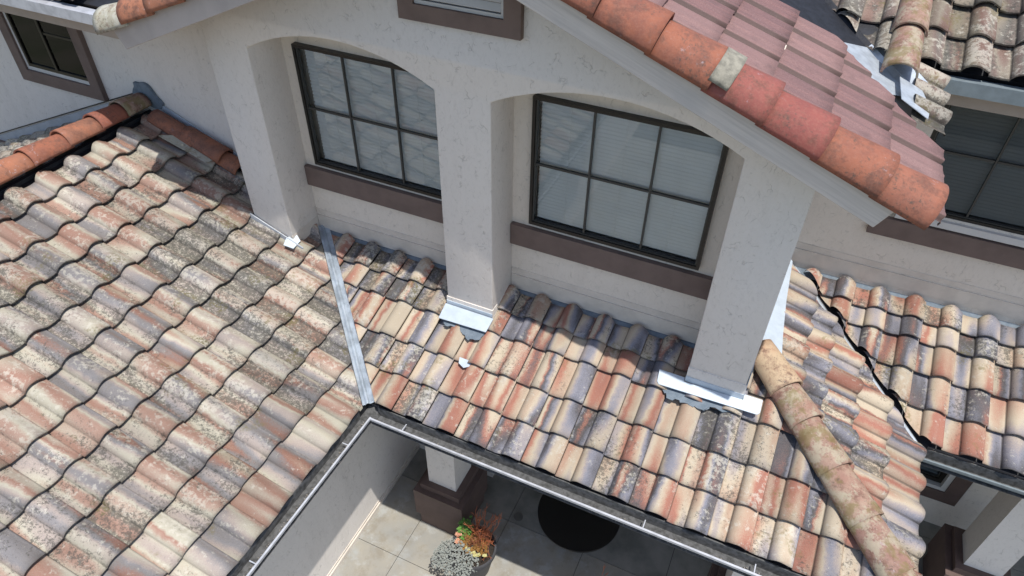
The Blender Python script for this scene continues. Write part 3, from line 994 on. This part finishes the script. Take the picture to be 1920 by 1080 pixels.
# two barrel tiles run down slope beside the left wall
def slope_barrel(sp, a, b0, b1, h0_, h1_, r0, r1, mat, parent, name="cover_tile", rnd=0, label=None, **kw):
    return barrel(name, sp.p(a, b0, h0_), sp.p(a, b1, h1_), sp.n, r0, r1, mat, parent, rnd=rnd, label=label, **kw)
slope_barrel(LEFT, .36, 5.50, 6.02, .045, .03, .11, .095, M_CLAY_OLD, roofL, rnd=31)
slope_barrel(LEFT, .37, 5.20, 5.66, .085, .065, .115, .10, M_CLAY_OLD, roofL, rnd=32)
slope_barrel(LEFT, .38, 5.02, 5.40, .05, .035, .105, .095, M_CLAY_OLD, roofL, rnd=33)
bm = bmesh.new()
prism(bm, [LEFT.p(.20, 5.28, .065), LEFT.p(.30, 5.26, .07), LEFT.p(.27, 5.72, .055), LEFT.p(.17, 5.80, .045)], LEFT.n*.012)
mk("flashing", bm, M_GREYCLAY, house, label="bent grey metal tab beside the clay cover tiles")

# rake tiles on the right and left gable
def rake_run(sgn, xs_, mats, seed):
    for i in range(len(xs_)-1):
        x0, x1 = xs_[i], xs_[i+1]
        def P_(x, dz):
            xx = x if sgn > 0 else 2*-2.19-x
            return Vector((xx, -.352, GZ-GS*(x-GX)-.045+dz))
        n = Vector((sgn*GS, 0, 1)).normalized()
        m_ = mats[i % len(mats)]
        barrel("rake_tile", P_(x1, .022+.0), P_(x0-.035, -.004), n, .170, .146, m_[0], roofG if sgn > 0 else roofGL, rnd=seed+i, span=196, label=m_[1], th=.016)
RX = [-1.86, -1.50, -1.13, -.80, -.475, -.165, .145, .475, .745]
C0 = (M_CLAY, None)
M_REDT = m_clay("red_coated_tile", (.245, .07, .056), (.19, .055, .048), (.27, .09, .072))
M_ORG = m_clay("bright_orange_clay", (.27, .093, .053), (.19, .07, .048), (.28, .115, .075))
rake_run(1, RX, [(M_CLAY_OLD, None), (M_ORG, None), (M_ORG, None), (M_ORG, None), (M_REDT, "red rake tile"), (M_REDT, "red rake tile"), (M_ORG, None), (M_ORG, None)], 70)
rake_run(-1, [-1.86, -1.45, -1.05, -.65, -.25, .10, .42, .735], [(M_CLAY_OLD, None)]*6+[(M_GREYCLAY, "pale grey end rake tile")], 90)
for i in range(7):
    y0 = -.50+.36*i
    barrel("ridge_tile", (-2.19, y0, 6.42), (-2.19, y0+.41, 6.40), (0, 0, 1), .165, .145, M_ORG if i % 2 else M_CLAY, roofG, rnd=200+i)
# dry mortar band where two rake tiles meet
M_MORTAR = m_plain('dry_mortar', (.27, .25, .20), .9, 0, .25, 25, .6, (.16, .15, .12))
def band(x0, x1):
    n = Vector((GS, 0, 1)).normalized()
    def P_(x, dz): return Vector((x, -.352, GZ-GS*(x-GX)-.045+dz))
    return barrel("mortar_band", P_(x1, .02), P_(x0, .02), n, .176, .172, M_MORTAR, house, rnd=9, span=150, th=.01)
band(-.50, -.395)

# hip tiles on the lichened hip
hipN = (0, 0, 1)
def hp(t_, dz):
    return Vector((X3-t_, AY+t_, EZ+SL*t_+dz))
ts = [1.46, 1.17, .98, .68, .42, .14, -.02]
ts = [1.45, 1.20, 1.00, .735, .47, .21, -.05]
hm = [M_CREAM, M_CLAY_LICH, M_CLAY_LICH, M_CLAY_LICH, M_CLAY_LICH, M_CLAY_LICH]
for i in range(6):
    o = barrel("hip_tile", hp(ts[i+1]-.03, .060), hp(ts[i]+.01, .035), hipN, .150, .128, hm[i], roofM, rnd=120+i,
               label="smooth cream and orange top hip tile" if i == 0 else None)
# barrel cover column on the upper main roof
for i in range(4):
    slope_barrel(MRB, .505, 1.02+.36*i, 1.02+.36*(i+1)+.05, .075, .055, .115, .098, M_CLAY_LICH, roofU, rnd=140+i)

# --- flashing on piers -------------------------------------------------
def apron(pts, h, nm="flashing", lab=None):
    bm = bmesh.new()
    sheet(bm, MID, pts, h, .008)
    bevel(bm, .003, 1)
    return mk(nm, bm, M_WHITE, house, label=lab)
apron([(-2.447, .01), (-2.445, -.137), (-1.975, -.125), (-1.965, .01)], .085, lab="white metal apron at the foot of the middle pier")
bm = bmesh.new()
prism(bm, [(-2.441, -.014, 2.99), (-1.981, -.014, 2.99), (-1.981, -.014, 3.035), (-2.441, -.014, 3.035)], (0, .006, 0))
mk("flashing", bm, M_WHITE, house)
pts = [(-.465, .045), (-.452, -.055), (-.432, -.075), (.35, -.057), (.368, -.035), (.362, .065), (.22, .065), (.22, .02), (-.25, .01), (-.25, .045)]
apron(pts, .088, lab="wide white metal apron at the foot of the right pier")
bm = bmesh.new()
prism(bm, [(-.246, -.014, 3.0), (.214, -.014, 3.0), (.214, -.014, 3.06), (-.246, -.014, 3.06)], (0, .006, 0))
mk("flashing", bm, M_WHITE, house)
# folded white kick-out at pier one
bm = bmesh.new()
prism(bm, [(-4.20, -.02, 3.165), (-4.14, .06, 3.165), (-4.08, .03, 3.13), (-4.09, -.075, 3.105), (-4.19, -.09, 3.125)], (0, 0, .006))
mk("flashing", bm, M_WHITE, house, label="small folded white kickout at the foot of the left pier")
# mastic smears in front of the aprons
def smear(sp, pts, h, seed, nm="mastic_patch", th=.01, jag=.012):
    return blob(nm, [sp.p(a, b, h) for a, b in pts], sp.n, th, M_MASTIC, house, jag, seed, 6)
smear(MID, [(-2.40, -.12), (-1.99, -.11), (-2.02, -.19), (-2.12, -.22), (-2.2, -.17), (-2.38, -.16)], .040, 4)
smear(MID, [(-.42, -.06), (.2, -.03), (.15, -.10), (.02, -.10), (-.06, -.15), (-.2, -.13), (-.33, -.15)], .045, 5)
# white tongue of metal between tiles below pier two
bm = bmesh.new()
prism(bm, [MID.p(a, b, .030) for a, b in ((-2.115, -.38), (-1.985, -.38), (-1.99, -.425), (-2.04, -.455), (-2.10, -.43))], MID.n*.006)
mk("flashing", bm, M_WHITE, house)

# blue grey flashing between the heads of the top tiles and the walls
for x0, x1 in ((-4.05, -2.44), (-1.98, -.243)):
    bm = bmesh.new()
    sheet(bm, MID, [(x0, .30), (x1, .30), (x1, .398), (x0-.07, .398)], -.030, .004)
    mk("flashing", bm, M_MASTIC, house)
bm = bmesh.new()
sheet(bm, BACK, [(.30, 1.80), (8, 1.80), (8, 1.898), (.20, 1.898)], -.030, .004)
mk("flashing", bm, M_MASTIC, house)

# --- valleys -------------------------------------------------------
def valley(path, wl, wr, hl, hr, mat, spL, spR, nm="valley_flashing", label=None, lift=.0, ridge=.018):
    """W-shaped valley strip. path: (x,y) points; left/right wing widths"""
    bm = bmesh.new()
    rows_ = []
    d = (Vector(path[-1])-Vector(path[0])).normalized()
    for (x, y) in path:
        z = EZ+SL*(-(x-AX)) if spL is LEFT else EZ+SL*(X3-x)
        row = []
        for off in (-wl, -.022, -.006, .006, .022, wr):
            px, py = x+off*V2, y+off*V2
            if off < 0:
                zz = z+SL*(-off*V2)
            else:
                zz = z+SL*(off*V2)
            hh = (hl if off < 0 else hr)+lift
            if abs(off) < .01:
                zz += ridge
            row.append(bm.verts.new((px, py, zz+hh)))
        rows_.append(row)
    for i in range(len(rows_)-1):
        for j in range(5):
            bm.faces.new([rows_[i][j], rows_[i][j+1], rows_[i+1][j+1], rows_[i+1][j]])
    r_ = bmesh.ops.solidify(bm, geom=bm.faces[:], thickness=.003)
    return mk(nm, bm, mat, house, label=label)
pth = [(AX-.0+.02-1.40*(1-i/8), AY-.02+1.40*(1-i/8)) for i in range(9)]
valley(pth, .045, .062, .0, .0, M_VALLEY, LEFT, MID, label="painted metal valley between the two front slopes", lift=-.005)
def valley2():
    bm = bmesh.new()
    rr = random.Random(8)
    A_, B_ = Vector((X3+.02, Y4-.02, EZ-.0)), Vector((.36, 1.90, EZ+SL*1.32))
    rows_ = []
    n = 24
    for i in range(n+1):
        c = A_.lerp(B_, i/n)
        row = []
        for off in (-.14, -.02, 0, .02, .14):
            zz = c.z+SL*abs(off)*V2+(.02 if off == 0 else 0)-.05
            row.append(bm.verts.new((c.x+off*V2, c.y+off*V2, zz)))
        rows_.append(row)
    for i in range(n):
        for j in range(4):
            bm.faces.new([rows_[i][j], rows_[i][j+1], rows_[i+1][j+1], rows_[i+1][j]]).material_index = int(j > 2)  # outer right wing felt black: bare felt plus painted-in shade of the tile edges
    mk("valley_flashing", bm, [M_GALV, M_FELT], house, label="shiny metal valley at the right seen through a dark gap")
valley2()

# upper valley bare metal beside the pink tiles
def upper_metal():
    rr = random.Random(3)
    bm = bmesh.new()
    n = 7
    rows_ = []
    for i in range(n+1):
        t_ = i/n
        x = .66-1.25*t_
        y = 1.605-x
        z = GABR.p(0, -x).z-.0
        row = []
        for off in (-.62, -.35, -.03, 0, .03, .14):
            px, py = x+off*V2, y+off*V2
            zz = (GABR.p(0, -px).z if off < 0 else z+.4*off*V2)
            zz += rr.uniform(-.006, .006)
            row.append(bm.verts.new((px, py, zz+(.022 if off == 0 else -.012))))
        rows_.append(row)
    for i in range(n):
        for j in range(5):
            bm.faces.new([rows_[i][j], rows_[i][j+1], rows_[i+1][j+1], rows_[i+1][j]]).material_index = int(i > 1)
    mk("valley_flashing", bm, [M_GALV, M_FELT], house, label="crumpled bare valley metal beside the pink tiles")
upper_metal()
bm = bmesh.new()
prism(bm, [GABR.p(.60, -.70, .035), GABR.p(.64, -.52, .04), GABR.p(.98, -.50, .035), GABR.p(1.0, -.66, .03), GABR.p(.8, -.72, .03)], GABR.n*.004)
mk("flashing", bm, M_GALV, house, label="loose white metal sheet over the old eave tiles")

# side wall foot flashing on the hip roof
bm = bmesh.new()
prism(bm, [(.213, .0, 2.98), (.213, 1.9, 2.98), (.213, 1.9, 3.30), (.213, .0, 3.30)], (.005, 0, 0))
mk("flashing", bm, M_WHITE, house)

bm = bmesh.new()
sheet(bm, HIPS, [(.40, -.212), (1.88, -.212), (1.80, -.30), (1.2, -.33), (.75, -.37), (.42, -.41)], .055, .004)
mk("flashing", bm, M_WHITE, house, label="bright white pan flashing along the foot of the side wall")
# --- gutters ---------------------------------------------------------
def gutter_x(x0, x1, yl, z, wd=.115, mats=(M_GUT, M_GUTDARK), label=None, dp=.09):
    """runs along X, lip towards -Y"""
    bm = bmesh.new()
    prism(bm, [(x0, yl+.045, z-dp), (x0, yl-.004, z-.03), (x0, yl-.008, z), (x0, yl+.007, z+.001), (x0, yl+.007, z-.008), (x0, yl+.003, z-.03), (x0, yl+.052, z-dp)], (x1-x0, 0, 0))
    g_ = mk("gutter", bm, mats[0], house, label=label)
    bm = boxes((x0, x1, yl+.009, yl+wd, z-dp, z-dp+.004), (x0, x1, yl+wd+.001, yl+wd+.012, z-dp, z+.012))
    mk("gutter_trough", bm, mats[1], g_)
    return g_
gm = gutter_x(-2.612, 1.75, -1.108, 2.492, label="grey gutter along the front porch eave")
def gutter_y(y0, y1, xl, z, wd=.115, dp=.09):
    bm = bmesh.new()
    prism(bm, [(xl-.045, y0, z-dp), (xl+.004, y0, z-.03), (xl+.008, y0, z), (xl-.007, y0, z+.001), (xl-.007, y0, z-.008), (xl-.003, y0, z-.03), (xl-.052, y0, z-dp)], (0, y1-y0, 0))
    g_ = mk("gutter", bm, M_GUT, house, label="grey gutter along the courtyard eave")
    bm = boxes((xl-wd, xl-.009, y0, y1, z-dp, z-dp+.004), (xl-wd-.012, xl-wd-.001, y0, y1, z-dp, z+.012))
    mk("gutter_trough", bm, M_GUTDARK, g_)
    return g_
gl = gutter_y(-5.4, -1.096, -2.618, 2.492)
bm = boxes((-2.77, -2.60, -1.10, -.93, 2.411, 2.415))
mk("gutter_trough", bm, M_GUTDARK, gm)
gutter_x(1.66, 8, .50, 2.47, .10, (M_GUT_D, M_GUTDARK), "dark gutter under the rear right eave")
# fascia behind gutters
mk("fascia_board", boxes((-2.62, 1.6, -.965, -.94, 2.36, 2.50)), M_FELT, house)
mk("fascia_board", boxes((-2.765, -2.74, -5.4, -.965, 2.36, 2.50)), M_FELT, house)
mk("fascia_board", boxes((1.6, 8, .64, .67, 2.36, 2.48)), M_FASCIA, house)
mk("fascia_board", boxes((1.60, 1.63, -.95, .64, 2.36, 2.48)), M_FASCIA, house)
# hangers
for x in (-2.30, -.20, .62):
    mk("gutter_hanger", boxes((x-.004, x+.004, -1.10, -1.03, 2.488, 2.4935)), M_GUT, gm)
for y in (-1.42, -2.55, -3.6):
    mk("gutter_hanger", boxes((-2.68, -2.625, y-.004, y+.004, 2.488, 2.4935)), M_GUT, gl)
# dirt in the gutters
rr = random.Random(12)
bm = bmesh.new()
def crumb(x, y, z, s):
    vs = [bm.verts.new((x+rr.uniform(-s, s), y+rr.uniform(-s, s), z+rr.uniform(0, s))) for _ in range(4)]
    for f in ((0, 1, 2), (0, 1, 3), (1, 2, 3), (0, 2, 3)):
        try: bm.faces.new([vs[i] for i in f])
        except ValueError: pass
for i in range(2600):
    q = rr.random()
    if q < .5:
        x = rr.uniform(-2.6, 1.7)
        if noise.noise(Vector((x*1.7, 0, 3))) < -.05 and rr.random() < .8: continue
        crumb(x, -1.095+rr.random()**1.3*.05, 2.41+rr.random()*.012, rr.uniform(.003, .010))
    else:
        y = rr.uniform(-4, -1.1)
        crumb(-2.632-rr.random()**1.3*.055, y, 2.41+rr.random()*.012, rr.uniform(.003, .010))
o = mk("gutter_dirt", bm, M_DEBRIS); tag(o, "dry leaf litter and grit lying in the eave gutters", "litter", kind="stuff")

# --- porch posts -------------------------------------------------------
def post(x, y, label):
    b = boxes((x-.165, x+.165, y-.175, y+.175, .74, 2.38))
    p = mk("porch_post", bevel(b, .01, 2), M_STUCCO, house, smooth=True, auto=40, label=label)
    b = bmesh.new()
    box(b, x-.235, x+.235, y-.245, y+.245, .66, .738)
    mk("post_base", bevel(b, .012, 2), M_BASEP, p, smooth=True, auto=40)
    b = bmesh.new()
    box(b, x-.295, x+.295, y-.305, y+.305, .22, .658)
    mk("post_base", bevel(b, .015, 2), M_BASEP, p, smooth=True, auto=40)
    b = bmesh.new()
    box(b, x-.262, x+.262, y-.272, y+.272, .0, .219)
    mk("post_base", b, M_BASEP, p)
post(-2.37, -.30, "porch post behind the succulent planter")
post(.765, -.30, "porch post at the bottom edge of the picture")
post(2.88, 1.12, "porch post beside the dark lower window")

# ------------------------------------------------------------------ things on the patio
# black round table
t = empty("round_table", (-1.0, .2, 0))
tag(t, "round black metal table standing in the porch shade", "table")
bm = bmesh.new()
bmesh.ops.create_cone(bm, cap_ends=True, segments=96, radius1=.451, radius2=.451, depth=.02, matrix=Matrix.Translation((-.967, .023, .44)))
mk("table_top", bevel(bm, .004, 2), M_BLACK, t)
bm = bmesh.new()
tube(bm, [(-.967, .023, .02), (-.967, .023, .43)], .03, .03, 16)
bmesh.ops.create_cone(bm, cap_ends=True, segments=40, radius1=.20, radius2=.19, depth=.02, matrix=Matrix.Translation((-.967, .023, .010)))
mk("pedestal", bm, M_BLACK, t)
# floor drain
bm = bmesh.new()
bmesh.ops.create_cone(bm, cap_ends=True, segments=32, radius1=.055, radius2=.055, depth=.006, matrix=Matrix.Translation((-1.649, -.056, .004)))
dr = mk("floor_drain", bm, m_plain("drain_metal", (.16, .155, .14), .5, .4), None)
tag(dr, "small round floor drain in the shaded porch slab", "drain")

# planter
def m_leaf(name, a, b, rough=.5, scale=30):
    k = N(name)
    o = k.coord()
    at = k.n('ShaderNodeAttribute', attribute_name='trnd')
    ac = k.sep(at.outputs['Vector'])
    k.col(k.mix(k.math('ADD', k.math('MULTIPLY', ac[0], .7), k.math('MULTIPLY', k.noise(o, scale, 3), .3)), a, b))
    k.rough(rough)
    k.b.inputs['Subsurface Weight'].default_value = .0
    return k.m
L_GREY = m_leaf("grey_sedum_leaf", (.20, .22, .20), (.34, .35, .32))
L_GREEN = m_leaf("bright_green_leaf", (.07, .17, .03), (.16, .34, .06))
L_BRONZE = m_leaf("bronze_leaf", (.17, .065, .02), (.30, .17, .035))
L_YEL = m_leaf("pale_yellow_leaf", (.42, .38, .14), (.52, .50, .26))
L_PEACH = m_leaf("peach_leaf", (.50, .22, .12), (.55, .32, .22))
L_RED = m_leaf("red_stem", (.26, .035, .025), (.36, .12, .05))
L_TAN = m_leaf("tan_stem", (.33, .15, .07), (.22, .07, .035))

def leaves(bm, c, n_l, rad, ln, wd, rg, droop=.2, col_=None, up_=.6):
    """rosette of thick pointed leaves"""
    cl = bm.loops.layers.float_color.verify()
    for i in range(n_l):
        q = i*2.399+rg.random()*.3
        el = up_*(1-i/n_l)+droop+rg.uniform(-.1, .1)
        d = Vector((math.cos(q)*math.cos(el), math.sin(q)*math.cos(el), math.sin(el)))
        s = Vector((-math.sin(q), math.cos(q), 0))
        n = d.cross(s)
        b0 = Vector(c)+d*rad*.15
        l_ = ln*(.6+.4*i/n_l)*rg.uniform(.85, 1.1)
        v = [b0-s*wd*.25, b0+s*wd*.25, b0+d*l_*.55+s*wd*.5-n*wd*.12, b0+d*l_*.55-s*wd*.5-n*wd*.12, b0+d*l_+n*wd*.05, b0+d*l_*.5+n*wd*.28]
        vs = [bm.verts.new(p) for p in v]
        rc = (rg.random(), 0, 0, 1)
        for f in ((0, 1, 5), (1, 2, 5), (2, 4, 5), (4, 3, 5), (3, 0, 5), (0, 3, 4, 2, 1)):
            ff = bm.faces.new([vs[k_] for k_ in f])
            for lp in ff.loops: lp[cl] = rc
def sticks(bm, base, hgt, rg, depth=3, spread=.45, r=.0045):
    def rec(p, d, l_, r_, lev):
        mid = p+d*l_*.5+Vector((rg.uniform(-1, 1), rg.uniform(-1, 1), 0))*l_*.06
        e = p+d*l_
        tube(bm, [p, mid, e], r_, r_*.75, 5)
        if lev == 0: return
        for k_ in range(rg.choice((2, 2, 3))):
            nd = (d+Vector((rg.uniform(-1, 1), rg.uniform(-1, 1), rg.uniform(-.3, .5)))*spread*1.3).normalized()
            rec(e, nd, l_*rg.uniform(.55, .85), r_*.78, lev-1)
    d = Vector((rg.uniform(-.5, .5), rg.uniform(-.5, .5), 1)).normalized()
    rec(Vector(base), d, hgt, r, depth)

def planter(cx, cy, label, full=True, seed=1, ph=.42, rad=.235):
    t = empty("succulent_planter", (cx, cy, 0))
    tag(t, label, "planter")
    bm = bmesh.new()
    prof_ = [(rad*.70, 0), (rad*.72, .01), (rad*.98, ph-.05), (rad*1.04, ph-.05), (rad*1.04, ph), (rad*.95, ph), (rad*.93, ph-.06), (0.001, ph-.06)]
    segs = 48
    rings = [[bm.verts.new((cx+r_*math.cos(q*2*math.pi/segs), cy+r_*math.sin(q*2*math.pi/segs), z)) for q in range(segs)] for r_, z in prof_]
    for i in range(len(rings)-1):
        for q in range(segs):
            bm.faces.new([rings[i][q], rings[i][(q+1) % segs], rings[i+1][(q+1) % segs], rings[i+1][q]])
    mk("pot", bm, M_POT, t, smooth=True, auto=35)
    bm = bmesh.new()
    bmesh.ops.create_circle(bm, cap_ends=True, segments=32, radius=rad*.92, matrix=Matrix.Translation((cx, cy, ph-.03)))
    mk("soil", bm, M_SOIL, t)
    rg = random.Random(seed)
    top = ph
    def plant(name, mat, fn, lab=None):
        bm = bmesh.new(); bm.loops.layers.float_color.new('trnd')
        fn(bm)
        mk(name, bm, mat, t, label=lab)
    def sed(bm):
        for i in range(760):
            q = rg.uniform(0, 6.28); rr_ = math.sqrt(rg.random())*(1+.22*noise.noise(Vector((math.cos(q)*2, math.sin(q)*2, 5))))
            x, y = cx-.11+rr_*.25*math.cos(q), cy-.18+rr_*.20*math.sin(q)
            z = top+.05*(1-rr_)+rg.uniform(-.03, .045)-.16*max(0, rr_-.7)
            leaves(bm, (x, y, z), 7, .004, .017, .009, rg, .2, up_=.9)
    def green(bm):
        for i in range(80):
            leaves(bm, (cx-.155+rg.gauss(0, .04), cy+.105+rg.gauss(0, .05), top+.07+rg.uniform(-.03, .03)), 7, .004, .032, .009, rg, .1)
    def bron(bm):
        for i in range(230):
            q = rg.uniform(0, 6.28); rr_ = math.sqrt(rg.random())
            leaves(bm, (cx+.0+rr_*.165*math.cos(q), cy+.02+rr_*.12*math.sin(q), top+.02+.03*(1-rr_)+rg.uniform(-.01, .02)), 8, .004, .022, .013, rg, .15)
    def yel(bm):
        for i in range(10):
            leaves(bm, (cx-.03+.022*i+rg.uniform(-.01, .01)*2, cy-.10+.012*abs(i-4)*.6+rg.uniform(-.02, .02), top+.045+rg.uniform(-.01, .01)), 14, .006, .024, .014, rg, .1)
    def peach(bm):
        for i in range(7):
            leaves(bm, (cx-.175+rg.uniform(-.03, .03), cy-.0+rg.uniform(-.06, .04), top+.04+rg.uniform(-.01, .02)), 14, .008, .030, .018, rg, .1)
    def red(bm):
        for i in range(13 if full else 14):
            sticks(bm, (cx+.03+rg.gauss(0, .05), cy+.10+rg.gauss(0, .035), top-.02), rg.uniform(.11, .16), rg, 3, .42, .006)
    def tan(bm):
        for i in range(16):
            sticks(bm, (cx+.05+rg.gauss(0, .09), cy+.05+rg.gauss(0, .06), top-.02), rg.uniform(.06, .10), rg, 3, .62, .0035)
    if full:
        plant("sedum", L_GREY, sed, "dense grey green sedum spilling over the rim")
        plant("rosette_plant", L_GREEN, green, "bright green tuft")
        plant("rosette_plant", L_BRONZE, bron, "bronze rosettes")
        plant("rosette_plant", L_YEL, yel, "pale yellow rosettes")
        plant("rosette_plant", L_PEACH, peach, "peach rosettes")
    plant("stick_plant", L_RED, red, "red branching stems")
    plant("stick_plant", L_TAN, tan, "tan branching stems")
planter(-1.84, -.80, "dark pot of mixed grey, bronze and red stemmed succulents beside the brown post base", True, 3)
planter(-.50, -.90, "pot of red stemmed succulents cut off by the bottom edge of the photo", False, 9, .42, .18)
